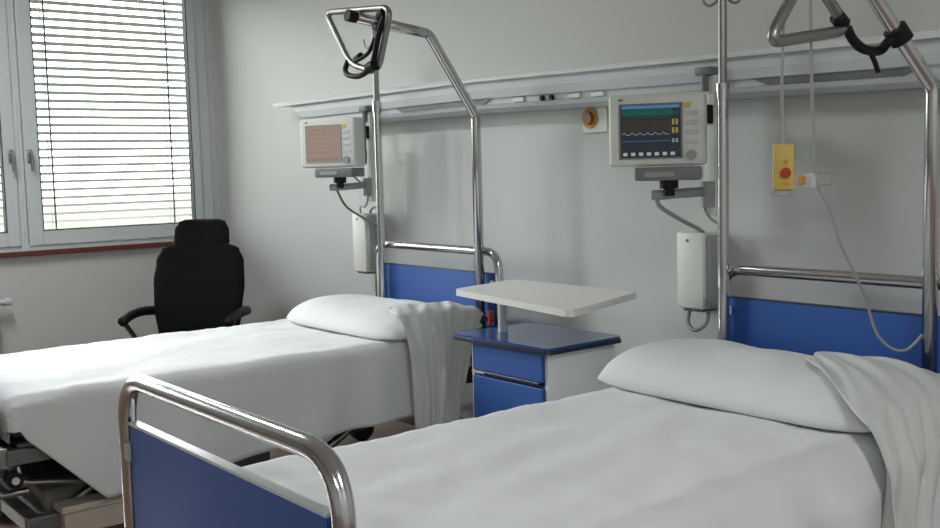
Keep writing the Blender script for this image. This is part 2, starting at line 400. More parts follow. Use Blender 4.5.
# ------------------------------------------------------------------ patient monitors and their wall mounts
def monitor(loc, rz, lit, label):
    root = empty('patient_monitor', loc, rz, label, 'monitor', 'patient monitors under the service rail')
    W, H, D = 0.325, 0.245, 0.10
    g = nb(); box(g, -W / 2, W / 2, -0.045, D - 0.045, -H / 2, H / 2, 0.014, 3)
    obj('casing', g, 'devwhite', root, smooth=40)
    g = nb(); box(g, -W / 2 + 0.012, W / 2 - 0.012, D - 0.047, D - 0.01, -H / 2 + 0.012, H / 2 - 0.012, 0.01); obj('rear_cover', g, 'devgrey', root, smooth=40)
    sx0, sx1, sz0, sz1 = -W / 2 + 0.042, W / 2 - 0.082, -H / 2 + 0.030, H / 2 - 0.040
    bz = nb()
    for (p, q, u, v) in ((sx0 - 0.006, sx0, sz0, sz1), (sx1, sx1 + 0.006, sz0, sz1), (sx0 - 0.006, sx1 + 0.006, sz0 - 0.006, sz0), (sx0 - 0.006, sx1 + 0.006, sz1, sz1 + 0.006)):
        box(bz, p, q, -0.049, -0.044, u, v)
    obj('bezel', bz, 'devgrey' if lit else 'devmid', root)
    if lit:
        sc_ = obj('screen', box(nb(), sx0, sx1, -0.048, -0.044, sz0, sz1), 'scr', root)
        def band(n, u0, u1, v0, v1, m, d=0.0485):
            g = nb(); box(g, sx0 + (sx1 - sx0) * u0, sx0 + (sx1 - sx0) * u1, -d - 0.0004, -0.0478, sz0 + (sz1 - sz0) * v0, sz0 + (sz1 - sz0) * v1); return obj(n, g, m, sc_)
        band('title_bar', 0.02, 0.98, 0.94, 0.995, 'scrblue')
        band('status_band', 0.02, 0.86, 0.80, 0.935, 'scrgreen')
        band('pressure_band', 0.02, 0.86, 0.50, 0.72, 'scrgrey', 0.0481)
        for k, zc in enumerate((0.76, 0.60, 0.44, 0.30)):
            g = nb(); pts = []
            for i in range(61):
                u = i / 60; ph = (u * 6) % 1
                hgt = {0: 0.09 * math.exp(-((ph - 0.5) / 0.05) ** 2), 1: 0.035 * math.sin(ph * 2 * PI), 2: 0.04 * max(0, math.sin(ph * 2 * PI)), 3: 0.02 * math.sin(ph * PI)}[k]
                pts.append((sx0 + (sx1 - sx0) * (0.03 + 0.78 * u), -0.0494, sz0 + (sz1 - sz0) * (zc + hgt)))
            tube(g, pts, 0.0008, 5); obj('waveform', g, ['scrgreen', 'scrgrey', 'scrwhite', 'scrblue'][k], sc_)
        for k, (v0, h_, m) in enumerate(((0.62, 0.10, 'scryellow'), (0.46, 0.10, 'scryellow'), (0.28, 0.07, 'scrwhite'), (0.80, 0.08, 'scrgreen'))):
            g = nb()
            for q in range(2):
                u = sx0 + (sx1 - sx0) * (0.86 + q * 0.06)
                a = sz0 + (sz1 - sz0) * v0; hh = (sz1 - sz0) * h_
                for (p0, p1, z0, z1) in ((0, 0.0065, 0, 0.0016), (0, 0.0065, hh - 0.0016, hh), (0, 0.0016, 0, hh), (0.0049, 0.0065, 0, hh), (0, 0.0065, hh / 2 - 0.0008, hh / 2 + 0.0008)):
                    box(g, u + p0, u + p1, -0.0494, -0.0478, a + z0, a + z1)
            obj('readout', g, m, sc_)
        g = nb()
        for k in range(7): box(g, sx0 + 0.008 + k * 0.0265, sx0 + 0.022 + k * 0.0265, -0.0492, -0.0478, sz0 + 0.006, sz0 + 0.017)
        obj('soft_keys', g, 'scrwhite', sc_)
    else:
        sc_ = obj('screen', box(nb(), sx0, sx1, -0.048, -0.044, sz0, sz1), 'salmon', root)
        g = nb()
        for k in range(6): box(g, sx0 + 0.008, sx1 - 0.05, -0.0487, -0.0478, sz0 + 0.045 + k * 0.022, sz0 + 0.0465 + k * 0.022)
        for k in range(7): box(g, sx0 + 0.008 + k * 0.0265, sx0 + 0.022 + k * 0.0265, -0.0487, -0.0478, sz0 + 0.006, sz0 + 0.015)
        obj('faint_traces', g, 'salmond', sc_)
    kx = W / 2 - 0.045
    g = nb()
    cyl(g, (kx - 0.002, -0.045, -H / 2 + 0.035), (kx - 0.002, -0.062, -H / 2 + 0.035), 0.017, 24); obj('dial', g, 'devmid', root, smooth=40)
    for k in range(4):
        g = nb(); box(g, kx - 0.024, kx + 0.020, -0.048, -0.044, -0.052 + k * 0.032, -0.036 + k * 0.032, 0.0015); obj('key', g, 'edge', root)
    g = nb(); box(g, kx - 0.028, kx - 0.004, -0.0465, -0.044, 0.070, 0.088); obj('yellow_label', g, 'label', root)
    g = nb(); box(g, -W / 2 + 0.035, -W / 2 + 0.05, -0.0465, -0.044, 0.099, 0.106); obj('badge', g, 'devgrey', root)
    return root
monitor((-2.43, 2.76, 1.412), math.radians(36), True, 'patient monitor with a lit dark screen of traces above the right bed')
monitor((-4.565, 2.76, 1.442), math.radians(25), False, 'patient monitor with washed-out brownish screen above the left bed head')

def mount(mx, my, mz, px, rz, label, boxw=0.125, boxz=(0.765, 1.045), boxx=None, group='monitor wall mounts'):
    """channel hanging from the rail, arm, swivel and tray below a monitor"""
    root = empty('monitor_mount', (px, 2.97, 1.2), label=label, cat='mount', group=group)
    O = Vector((px, 2.97, 1.2))
    def P(x, y, z): return Vector((x, y, z)) - O
    g = nb(); box(g, -0.024, 0.024, -0.005, 0.028, mz - 0.30 - O.z, 1.60 - O.z, 0.005); obj('channel', g, 'devwhite', root, smooth=40)
    g = nb(); box(g, -0.015, 0.018, -0.035, -0.003, mz + 0.02 - O.z, mz + 0.085 - O.z, 0.004); obj('connector', g, 'black', root)
    R = Matrix.Translation(P(mx, my, mz)) @ Matrix.Rotation(rz, 4, 'Z')
    g = nb(); box(g, -0.075, 0.145, -0.055, 0.07, -0.172, -0.126, 0.008, 2, R); obj('docking_tray', g, 'devgrey', root, smooth=40)
    g = nb(); box(g, -0.04, 0.06, -0.0585, -0.054, -0.160, -0.142, 0.002, 1, R); obj('tray_label', g, 'devmid', root)
    g = nb(); cyl(g, P(mx + 0.03, my + 0.02, mz - 0.172), P(mx + 0.03, my + 0.02, mz - 0.200), 0.032, 20); cyl(g, P(mx + 0.03, my + 0.02, mz - 0.185), P(mx + 0.03, my + 0.02, mz - 0.225), 0.02, 16); obj('swivel', g, 'black', root, smooth=40)
    g = nb()
    a = P(mx - 0.03, my + 0.0, mz - 0.222); c = P(px, 2.955, mz - 0.215)
    tube(g, rounded([a, P(mx, my + 0.02, mz - 0.222), c], 0.02), 0.017, 12); obj('arm', g, 'devmid', root, smooth=40)
    g = nb(); cyl(g, P(px, 2.955, mz - 0.27), P(px, 2.955, mz - 0.18), 0.026, 16); obj('pivot', g, 'devmid', root, smooth=40)
    return root
mount(-2.43, 2.76, 1.412, -2.375, math.radians(36), 'grey arm and white channel carrying the lit monitor above the right bed')
mount(-4.565, 2.76, 1.442, -4.555, math.radians(25), 'grey arm and white channel carrying the washed-out monitor above the left bed')

def supply(x, z0, z1, label):
    root = empty('power_supply', (x, YB, z0), label=label, cat='power supply box', group='power supply boxes')
    h = z1 - z0
    g = nb(); box(g, -0.062, 0.062, -0.115, 0.0, 0, h, 0.008, 2); obj('casing', g, 'devwhite', root, smooth=40)
    g = nb(); box(g, 0.062, 0.080, -0.10, -0.01, 0.01, h - 0.01, 0.006, 2); obj('side_cover', g, 'devmid', root, smooth=40)
    g = nb(); box(g, -0.045, 0.045, -0.10, -0.02, -0.012, 0.002, 0.003); obj('cable_gland', g, 'devgrey', root)
    g = nb(); cyl(g, (-0.01, -0.114, h - 0.03), (-0.01, -0.118, h - 0.03), 0.006, 12); obj('indicator', g, 'devgrey', root)
    return root
supply(-2.50, 0.765, 1.045, 'white power supply box on the wall left of the right bed head')
supply(-4.735, 0.765, 1.075, 'white power supply box on the wall behind the left bed head')
def cable(name, pts, r, m, label, cat='cable', group=None):
    return tag(obj(name, tube(nb(), spline(pts), r, 8), m, smooth=True), label, cat, group)
cable('power_cable', [(-2.45, 2.775, 1.19), (-2.46, 2.80, 1.15), (-2.455, 2.90, 1.10), (-2.455, 3.0, 1.06), (-2.46, 3.04, 1.04)], 0.008, 'devmid', 'pale cable curving from the lit monitor arm down to its power box')
cable('signal_cable', [(-2.38, 2.93, 1.20), (-2.385, 2.96, 1.12), (-2.35, 2.98, 1.085), (-2.33, 2.985, 1.12), (-2.34, 3.0, 1.20)], 0.005, 'devmid', 'short grey cable looped under the lit monitor arm')
cable('loop_cable', [(-2.53, 3.04, 0.755), (-2.53, 3.03, 0.71), (-2.49, 3.02, 0.685), (-2.45, 3.03, 0.71), (-2.45, 3.05, 0.755)], 0.008, 'devmid', 'grey cable loop hanging under the power box of the right bed')
cable('power_cable', [(-4.72, 2.86, 1.23), (-4.735, 2.93, 1.12), (-4.66, 2.98, 1.06), (-4.57, 3.0, 1.02), (-4.56, 3.02, 1.00), (-4.60, 3.04, 1.10), (-4.68, 3.06, 1.10), (-4.70, 3.06, 1.075)], 0.006, 'cabled', 'grey cable dangling from the washed-out monitor over the left bed')
cable('signal_cable', [(-4.53, 2.86, 1.27), (-4.49, 2.91, 1.20), (-4.60, 2.97, 1.12), (-4.70, 3.0, 1.11), (-4.76, 3.04, 1.075)], 0.005, 'devmid', 'thin pale cable crossing behind the left infusion pole below its monitor')

# ------------------------------------------------------------------ beds (bed coordinates: centre line x=0, head end towards +y)
def make_bed(label):
    root = empty('hospital_bed', (0, 0, 0), label=label, cat='bed', group='hospital beds')
    HX = 0.465
    # headboard
    g = nb(); pts = rounded([(-HX, 2.88, 0.24), (-HX, 2.88, 0.938), (HX, 2.88, 0.938), (HX, 2.88, 0.24)], 0.085, 8)
    tube(g, pts, 0.019, 16)
    obj('headboard_tube', g, 'chrome', root, smooth=True)
    hp = obj('headboard_panel', box(nb(), -HX + 0.025, HX - 0.025, 2.871, 2.889, 0.34, 0.845, 0.002), 'blue', root)
    obj('edging', box(nb(), -HX + 0.024, HX - 0.024, 2.8695, 2.8905, 0.842, 0.8465, 0.001), 'darkedge', hp)
    for s in (-1, 1):
        obj('clip', box(nb(), s * (HX - 0.030) - 0.012, s * (HX - 0.030) + 0.012, 2.862, 2.872, 0.785, 0.815, 0.003), 'edge', hp)
    # footboard
    FC, FH = -0.030, 0.452
    g = nb(); pts = rounded([(FC - FH, 0.82, 0.24), (FC - FH, 0.82, 0.862), (FC + FH, 0.82, 0.862), (FC + FH, 0.82, 0.24)], 0.11, 10)
    tube(g, pts, 0.0195, 20)
    obj('footboard_tube', g, 'chrome', root, smooth=True)
    fp = obj('footboard_panel', box(nb(), FC - FH + 0.035, FC + FH - 0.035, 0.810, 0.830, 0.30, 0.765, 0.002), 'blue', root)
    obj('edging', box(nb(), FC - FH + 0.034, FC + FH - 0.034, 0.8085, 0.8315, 0.762, 0.7685, 0.001), 'edge', fp)
    for s in (-1, 1):
        for z in (0.70, 0.42):
            obj('clip', box(nb(), FC + s * (FH - 0.016) - 0.022, FC + s * (FH - 0.016) + 0.022, 0.804, 0.836, z - 0.02, z + 0.02, 0.005), 'clip', fp)
    # mattress platform
    g = nb()
    for s in (-1, 1): box(g, s * 0.43 - 0.02, s * 0.43 + 0.02, 0.86, 2.81, 0.40, 0.45, 0.005)
    for y in (0.90, 1.40, 1.90, 2.35, 2.78): box(g, -0.43, 0.43, y - 0.02, y + 0.02, 0.405, 0.44, 0.004)
    obj('platform_frame', g, 'gunmetal', root)
    g = nb()
    for k in range(4): box(g, -0.42, 0.42, 0.90 + k * 0.485, 1.36 + k * 0.485, 0.452, 0.462, 0.002)
    obj('platform_deck', g, 'gunmetal', root)
    for y in (0.855, 2.845):
        for s in (-1, 1):
            hx = HX if y > 1 else 0.452; g = nb(); ox = s * hx + (-0.030 if y < 1 else 0); box(g, ox - (0.02 if y < 1 else 0.012), ox + (0.02 if y < 1 else 0.012), y - 0.035 if y < 1 else y - 0.01, y + 0.012 if y < 1 else y + 0.036, 0.39, 0.46, 0.004)
            obj('board_socket', g, 'steel', root)
    # chassis
    g = nb()
    for s in (-1, 1): box(g, s * 0.36 - 0.025, s * 0.36 + 0.025, 0.93, 2.72, 0.15, 0.20, 0.005)
    for y in (0.95, 1.55, 2.70): box(g, -0.36, 0.36, y - 0.025, y + 0.025, 0.15, 0.20, 0.005)
    obj('chassis', g, 'gunmetal', root)
    for s in (-1, 1):
        for (ya, yb) in ((1.05, 1.45), (2.05, 2.45)):
            g = nb(); tube(g, [(s * 0.33, ya, 0.19), (s * 0.33, yb, 0.41)], 0.017, 10); obj('lift_strut', g, 'steel', root, smooth=40)
    g = nb(); cyl(g, (0, 1.1, 0.26), (0, 1.75, 0.39), 0.028, 16); obj('lift_actuator', g, 'black', root, smooth=40)
    g = nb(); box(g, 0.345, 0.44, 1.02, 1.27, 0.205, 0.23, 0.006); box(g, 0.355, 0.43, 1.03, 1.26, 0.13, 0.206, 0.004); obj('pedal_cover', g, 'board', root)
    g = nb(); box(g, -0.31, 0.31, 1.0, 1.85, 0.11, 0.27, 0.02, 3); obj('base_cover', g, 'gunmetal', root, smooth=40)
    # crank / release hardware at the foot end
    g = nb(); tube(g, rounded([(-0.30, 0.80, 0.36), (0.36, 0.80, 0.36), (0.36, 0.88, 0.36)], 0.03), 0.012, 10); tube(g, rounded([(-0.30, 0.80, 0.30), (0.40, 0.80, 0.30), (0.40, 0.93, 0.30)], 0.03), 0.012, 10)
    tube(g, rounded([(0.40, 0.90, 0.42), (0.44, 0.90, 0.34), (0.42, 1.12, 0.30), (0.42, 1.14, 0.42)], 0.03), 0.010, 10)
    obj('foot_rods', g, 'steel', root, smooth=40)
    g = nb(); cyl(g, (0.425, 0.875, 0.36), (0.475, 0.875, 0.36), 0.026, 18); obj('release_knob', g, 'black', root, smooth=40)
    g = nb(); cyl(g, (0.475, 0.875, 0.36), (0.482, 0.875, 0.36), 0.012, 14); obj('knob_cap', g, 'edge', root, smooth=40)
    # side lever near the head on the +x side
    g = nb(); box(g, 0.455, 0.485, 2.52, 2.78, 0.40, 0.47, 0.006); tube(g, rounded([(0.475, 2.56, 0.44), (0.50, 2.56, 0.54), (0.50, 2.70, 0.56), (0.475, 2.72, 0.44)], 0.02), 0.012, 10)
    obj('side_rail_latch', g, 'black', root, smooth=40)
    # castors
    for s in (-1, 1):
        for y in (1.0, 2.65):
            c = nb(); cyl(c, (s * 0.36, y, 0.13), (s * 0.36, y, 0.16), 0.022, 14)
            for q in (-0.026, 0.026): box(c, s * 0.36 + q - 0.003, s * 0.36 + q + 0.003, y - 0.025, y + 0.045, 0.055, 0.14, 0.002)
            co = obj('castor', c, 'steel', root, smooth=40)
            wv = nb(); cyl(wv, (s * 0.36 - 0.018, y + 0.03, 0.062), (s * 0.36 + 0.018, y + 0.03, 0.062), 0.062, 24); obj('castor_wheel', wv, 'caster', co, smooth=40)
    return root
BXR, BXL = -1.785, -3.90
bed = make_bed('nearer hospital bed with blue boards and a chrome footboard in front')
bed.location = (BXR, 0, 0)
bed2 = copy_tree(bed); bed2.location = (BXL, 0, 0)
bed2['label'] = 'farther hospital bed below the washed-out monitor, beside the black chair'

def mattress(cx, label):
    g = nb(); box(g, -0.43, 0.385, 0.89, 2.80, 0.464, 0.60, 0.035, 4)
    return tag(obj('mattress', g, 'mattress', smooth=40, loc=(cx, 0, 0)), label, 'mattress', 'mattresses on the beds')
mattress(BXR, 'mattress under the white cover of the nearer bed')
mattress(BXL, 'mattress under the white cover of the farther bed, its foot corner showing')

def fn(x, y, z=0.0, s=1.0): return noise.noise(Vector((x * s, y * s, z)))
def bed_cover(cx, seed, hem, label, foot_z=0.50, wl=0.462, fold=False):
    """white cover: foot end tucked, sides hanging with soft folds"""
    g = nb(); HW = wl; ZT = 0.622; y0, y1 = 0.872, 2.80
    ny = 96; ns_top = 40; ns_side = 18
    rows = []
    ys = [None] * 3 + [y0 + (y1 - y0) * j / ny for j in range(ny + 1)]
    for j, yv in enumerate(ys):
        foot = yv is None
        y = y0 if foot else yv
        drop = (3 - j) / 3 * (ZT - foot_z) if foot else 0.0
        row = []
        hL, hR = hem(y, -1), hem(y, 1)
        tp = 0.06 * max(0.0, min(1.0, (y - 1.1) / 1.1)) if fold else 0.0
        # left side, from the hem upwards
        prof = []
        for s, h in ((-1, hL), (1, hR)):
            seg = []
            for k in range(ns_side):
                t = k / ns_side           # 0 hem .. 1 edge
                z = h + (ZT - 0.022 - h) * t
                amp = (1 - t) ** 0.8
                wav = (0.016 + 0.016 * (max(0.0, min(1.0, (y - 1.5) / 0.5)) if fold else 0)) * math.sin(y * 17 + seed + 1.5 * math.sin(y * 5 + seed)) + 0.012 * fn(y * 6, seed, z * 1.5) * 2
                x = HW + 0.012 + amp * (0.022 + wav) + 0.006 * fn(y * 9, z * 4, seed)
                if foot: x = min(x, HW + 0.02); z = max(z, foot_z) if True else z
                seg.append((s * x, z))
            prof.append(seg)
        top = []
        for k in range(ns_top + 1):
            u = -1 + 2 * k / ns_top
            x = u * HW
            ed = max(0.0, (abs(u) - 0.90) / 0.10)
            z = ZT - 0.020 * ed ** 2.2
            if not foot:
                z += 0.005 * fn(x * 3, y * 3, seed) + 0.009 * fn(x * 7 + y * 2, y * 4.5, seed + 3) + 0.0035 * abs(fn(x * 5 + y * 9, y * 12 - x * 6, seed + 9))
                z += 0.0032 * fn(x * 14, y * 30, seed + 5)
                fe = max(0.0, 1 - (y - y0) / 0.05); z -= 0.018 * fe ** 2
                z -= 0.012 * (1 - min(1, abs(x) / HW)) * 0.5
            else: z = ZT - 0.018 - drop + 0.0
            top.append((x, z))
        allp = [(x, z) for (x, z) in prof[0]] + top + [(x, z) for (x, z) in prof[1][::-1]]
        yy = y - (0.012 if foot and j < 3 else 0)
        for (x, z) in allp:
            if foot: z = min(z, ZT - 0.018 - drop) if j < 3 else z
            row.append(g.verts.new((x - tp * max(0.0, (x + 0.2) / 0.66) * max(0.0, min(1.0, (z - 0.50) / 0.10)), yy, z)))
        rows.append(row)
    for j in range(len(rows) - 1):
        for k in range(len(rows[0]) - 1):
            g.faces.new((rows[j][k], rows[j][k + 1], rows[j + 1][k + 1], rows[j + 1][k]))
    bmesh.ops.remove_doubles(g, verts=g.verts, dist=0.0002)
    o = obj('bed_cover', g, 'sheet', smooth=True, loc=(cx, 0, 0))
    sm = o.modifiers.new('thickness', 'SOLIDIFY'); sm.thickness = 0.004; sm.offset = -1
    return tag(o, label, 'bed cover', 'white bed covers')
def hemL(y, s):
    if s < 0: return 0.26
    base = 0.245 + 0.06 * max(0, min(1, (y - 1.2) / 0.7)) + 0.006 * math.sin(y * 3)
    if y < 1.16: return min(0.56, 0.50 - (y - 0.9) * (0.25 / 0.25)) if y > 0.9 else 0.52
    return base
def hemR(y, s):
    if y < 1.16: return min(0.56, 0.50 - (y - 0.9)) if y > 0.9 else 0.52
    return 0.25 + 0.01 * math.sin(y * 4)
bed_cover(BXR, 2.3, hemR, 'smooth white cover over the nearer bed, hanging in folds at its right side', fold=True)
bed_cover(BXL, 7.7, hemL, 'white cover over the farther bed, its tucked corner hanging as a triangle')

def pillow(cx, label, seed, off, sc=1.0, W=0.468):
    g = nb(); nu, nv = 44, 22; Dp = 0.272; yc = 2.532; zb = 0.622
    def P(u, v, top):
        r_ = (1 - abs(u) ** 6) ** 0.45 * (1 - abs(v) ** 3.0) ** 0.50
        z = zb + (0.013 + (0.122 * sc * (1 - 0.10 * u) * (1 - 0.12 * max(0, v)) - 0.013) * r_ if top else 0.013 * (1 - min(1, 2.2 * r_)) ** 0.7)
        x = u * W; y = yc + v * Dp * (1 - 0.16 * abs(u) ** 5) 
        if top: z += (0.010 * fn(x * 4, y * 5, seed) + 0.006 * fn(x * 11, y * 6, seed + 2)) * r_
        return Vector((x, y, z))
    T = [[g.verts.new(P(-1 + 2 * i / nu, -1 + 2 * j / nv, True)) for j in range(nv + 1)] for i in range(nu + 1)]
    B = [[g.verts.new(P(-1 + 2 * i / nu, -1 + 2 * j / nv, False)) for j in range(nv + 1)] for i in range(nu + 1)]
    for i in range(nu):
        for j in range(nv):
            g.faces.new((T[i][j], T[i + 1][j], T[i + 1][j + 1], T[i][j + 1])); g.faces.new((B[i][j], B[i][j + 1], B[i + 1][j + 1], B[i + 1][j]))
    bmesh.ops.remove_doubles(g, verts=g.verts, dist=0.0008)
    for e in [e for e in g.edges if e.is_boundary]: pass
    bmesh.ops.holes_fill(g, edges=[e for e in g.edges if e.is_boundary], sides=0)
    o = obj('pillow', g, 'sheet2', smooth=True, loc=(cx + off, 0, 0))
    s = o.modifiers.new('sub', 'SUBSURF'); s.levels = s.render_levels = 1
    return tag(o, label, 'pillow', 'white pillows')
pillow(BXR, 'plump white pillow at the head of the nearer bed, against its blue headboard', 4.1, -0.045)
pillow(BXL, 'white pillow at the head of the farther bed, partly behind the tray table', 9.4, 0.060, 0.9, 0.445)

def side_sheet(cx, label, seed, yae, ybe, xin, diag, off, y0t, bx=0.470, W=0.468):
    """a loose sheet thrown over the pillow's outer end, gathered as it falls down the +x side"""
    g = nb(); na, nc = 60, 48
    rows = []
    for i in range(na + 1):
        t = i / na
        row = []
        for k in range(nc + 1):
            q = k / nc
            f = -1 + 2 * q
            # path over the pillow top (t < .36), around the edge, then down
            y1t = 2.795
            def ptop(x, y):
                u = min(1.0, abs((x - off) / W)); v = min(1.0, abs((y - 2.532) / 0.272))
                return 0.622 + 0.122 * (1 - 0.10 * min(1, max(-1, (x - off) / W))) * (1 - 0.12 * max(0, min(1, (y - 2.532) / 0.272))) * (1 - u ** 6) ** 0.45 * (1 - v ** 3.0) ** 0.50
            def surf(x, y):       # soft envelope of the pillow underneath
                return max(ptop(x + dx, y + dy) for dx in (-0.025, -0.01, 0, 0.015) for dy in (-0.03, 0, 0.03)) + 0.011
            if t < 0.36:
                s = t / 0.36
                xi = xin + 0.02 * math.sin(q * 9 + seed)
                x = xi + s * (bx - xi)
                y0s = y0t + diag * (1 - s) ** 1.3
                y = y0s + (y1t - y0s) * q
                z = surf(x, y) + (0.005 * math.sin(q * 23 + seed + 3 * s) + 0.004 * math.sin(q * 41 + x * 30)) * min(1, 3 * s)
                z += 0.004 * s * (1 - abs(f) ** 2)
            else:
                s = (t - 0.36) / 0.64
                yt = y0t + (y1t - y0t) * q
                top_z = surf(bx, yt) + 0.004 * (1 - abs(f) ** 2)
                z = top_z - s ** 1.15 * (top_z - 0.235 + 0.02 * fn(q * 3, seed))
                pinch = s ** 0.6
                ya = y0t + (yae - y0t) * pinch; yb = y1t + (ybe - y1t) * pinch
                y = ya + (yb - ya) * q
                amp = 0.004 + 0.024 * min(1, s * 1.4)
                x = bx + 0.052 * min(1, s * 3.2) ** 0.8 + 0.012 * s + amp * (math.sin(q * 19 + seed + 2.0 * s) * 0.65 + 0.5 * math.sin(q * 43 + seed * 2 - s) + 0.3 * math.sin(q * 71 - 2 * s + seed))
                x += 0.012 * fn(q * 8, s * 4, seed)
            row.append(g.verts.new((x, y, z)))
        rows.append(row)
    for i in range(na):
        for k in range(nc): g.faces.new((rows[i][k], rows[i][k + 1], rows[i + 1][k + 1], rows[i + 1][k]))
    o = obj('loose_sheet', g, 'drape', smooth=True, loc=(cx, 0, 0))
    m = o.modifiers.new('relax', 'SMOOTH'); m.factor = 0.5; m.iterations = 3
    m = o.modifiers.new('thickness', 'SOLIDIFY'); m.thickness = 0.003; m.offset = 1
    return tag(o, label, 'sheet', 'loose sheets over the pillow ends')
side_sheet(BXR, 'rumpled greyish sheet falling over the right end of the nearer pillow', 1.1, 2.25, 2.50, 0.09, 0.24, -0.045, 2.262, 0.432)
side_sheet(BXL, 'rumpled greyish sheet hanging beside the bedside cabinet from the farther bed', 3.4, 2.38, 2.60, 0.36, 0.03, 0.060, 2.345, 0.470, 0.445)

# ------------------------------------------------------------------ infusion poles
def iv_pole(x, top, label):
    root = empty('infusion_pole', (x, 2.838, 0.30), label=label, cat='pole', group='infusion poles')
    g = nb(); cyl(g, (0, 0, 0.0), (0, 0, top - 0.30 - 0.35), 0.0185, 20); obj('outer_tube', g, 'chrome', root, smooth=40)
    g = nb(); cyl(g, (0, 0, top - 0.66), (0, 0, top - 0.30), 0.0145, 20); obj('inner_tube', g, 'steel', root, smooth=40)
    g = nb(); cyl(g, (0, 0, top - 0.68), (0, 0, top - 0.63), 0.022, 20); obj('collar', g, 'chrome', root, smooth=40)
    g = nb(); box(g, -0.022, 0.022, -0.02, 0.032, 0.10, 0.16, 0.005); obj('socket_clamp', g, 'steel', root)
    h = top - 0.30
    for k in range(2):
        a = k * PI + 0.25; ca, sa = math.cos(a), math.sin(a)
        g = nb(); pts = [(0, 0, h - 0.02), (0.02 * ca, 0.02 * sa, h - 0.06), (0.045 * ca, 0.045 * sa, h - 0.075), (0.065 * ca, 0.065 * sa, h - 0.06), (0.07 * ca, 0.07 * sa, h - 0.03)]
        tube(g, spline(pts, 5), 0.005, 8); obj('hook', g, 'steel', root, smooth=True)
    return root
iv_pole(-2.217, 1.885, 'straight chrome infusion pole right of the lit monitor, reaching the top edge')
iv_pole(-4.268, 1.96, 'straight chrome infusion pole at the farther bed, right of the washed-out monitor')

# ------------------------------------------------------------------ lifting poles with their grab handles
def lifting_pole(x, zb, phi, label, h=0.235, e=0.36):
    root = empty('lifting_pole', (x, 2.838, 0.30), label=label, cat='lifting pole', group='lifting poles')
    s, c = math.sin(phi), math.cos(phi)
    b = Vector((0, 0, zb - 0.30)); b2 = b + Vector((h * s, -h * c, 0.33)); en = b2 + Vector((e * s, -e * c, 0.045))
    g = nb(); tube(g, rounded([(0, 0, 0), b, b2, en], 0.05, 8), 0.021, 16); obj('bent_tube', g, 'chrome', root, smooth=True)
    g = nb(); d = (en - b2).normalized(); cyl(g, en - d * 0.01, en + d * 0.03, 0.0235, 18); obj('end_cap', g, 'black', root, smooth=40)
    g = nb(); box(g, -0.024, 0.024, -0.022, 0.032, 0.10, 0.16, 0.005); obj('socket_clamp', g, 'steel', root)
    d1 = (b2 - b).normalized()
    return root, root.location + b, root.location + b2, root.location + en, d1
rL, bL, b2L, eL, dL = lifting_pole(-3.515, 1.52, 0.0, 'bent chrome lifting pole arching over the farther bed, complete in the photo')
rR, bR, b2R, eR, dR = lifting_pole(-1.500, 1.488, math.radians(-20), h=0.275, label='bent chrome lifting pole at the right edge, beside the yellow handset')

def grab_handle(tri, rad, grip, strap, extra, label, clampat, inner=None):
    O = sum((Vector(p) for p in tri), Vector()) / len(tri)
    root = empty('grab_handle', O, label=label, cat='grab handle', group='triangular grab handles')
    P = [Vector(p) - O for p in tri]
    pts = [v for v in round_poly3(P, 0.055)]
    g = nb(); tube(g, pts, rad, 12, closed=True); obj('triangle_tube', g, 'steel', root, smooth=True)
    for gp in grip:
        g = nb(); tube(g, spline([Vector(p) - O for p in gp[0]], 5), gp[1], 12); obj('rubber_grip', g, 'black', root, smooth=True)
    for st in strap:
        g = nb(); tube(g, spline([Vector(p) - O for p in st[0]], 6), st[1], 10); obj('strap', g, 'black', root, smooth=True)
    for p in clampat:
        g = nb(); p0 = Vector(p[0]) - O; p1 = Vector(p[1]) - O; cyl(g, p0, p1, p[2], 16); obj('clamp', g, 'black', root, smooth=40)
    return root
def round_poly3(P, r, seg=6):
    n = len(P); out = []
    for i in range(n):
        p = P[i]; a = (P[i - 1] - p).normalized(); b_ = (P[(i + 1) % n] - p).normalized()
        for k in range(seg + 1):
            s = k / seg
            out.append((p + a * r) * (1 - s) ** 2 + p * 2 * s * (1 - s) + (p + b_ * r) * s ** 2)
    return out
# left: handle turned point-down and strapped up against the arm end
grab_handle([(-3.765, 2.27, 1.945), (-3.297, 2.27, 1.903), (-3.398, 2.27, 1.672), (-3.590, 2.27, 1.720)], 0.0125,
            [([(-3.60, 2.265, 1.735), (-3.60, 2.25, 1.70), (-3.56, 2.24, 1.675), (-3.48, 2.24, 1.665), (-3.41, 2.25, 1.69)], 0.011),
             ([(-3.545, 2.265, 1.733), (-3.50, 2.262, 1.745)], 0.014)],
            [([(-3.33, 2.262, 1.875), (-3.345, 2.255, 1.84), (-3.365, 2.25, 1.79), (-3.385, 2.25, 1.74), (-3.415, 2.25, 1.685)], 0.0115),
             ([(-3.39, 2.255, 1.80), (-3.42, 2.25, 1.755), (-3.47, 2.25, 1.735), (-3.53, 2.25, 1.725)], 0.008)],
            None, 'triangular grab handle hanging point-down at the arm over the farther bed',
            [((-3.370, 2.27, 1.875), (-3.335, 2.27, 1.89), 0.022), ((-3.40, 2.27, 1.845), (-3.375, 2.27, 1.835), 0.019), ((-3.43, 2.25, 1.69), (-3.385, 2.25, 1.70), 0.022)])
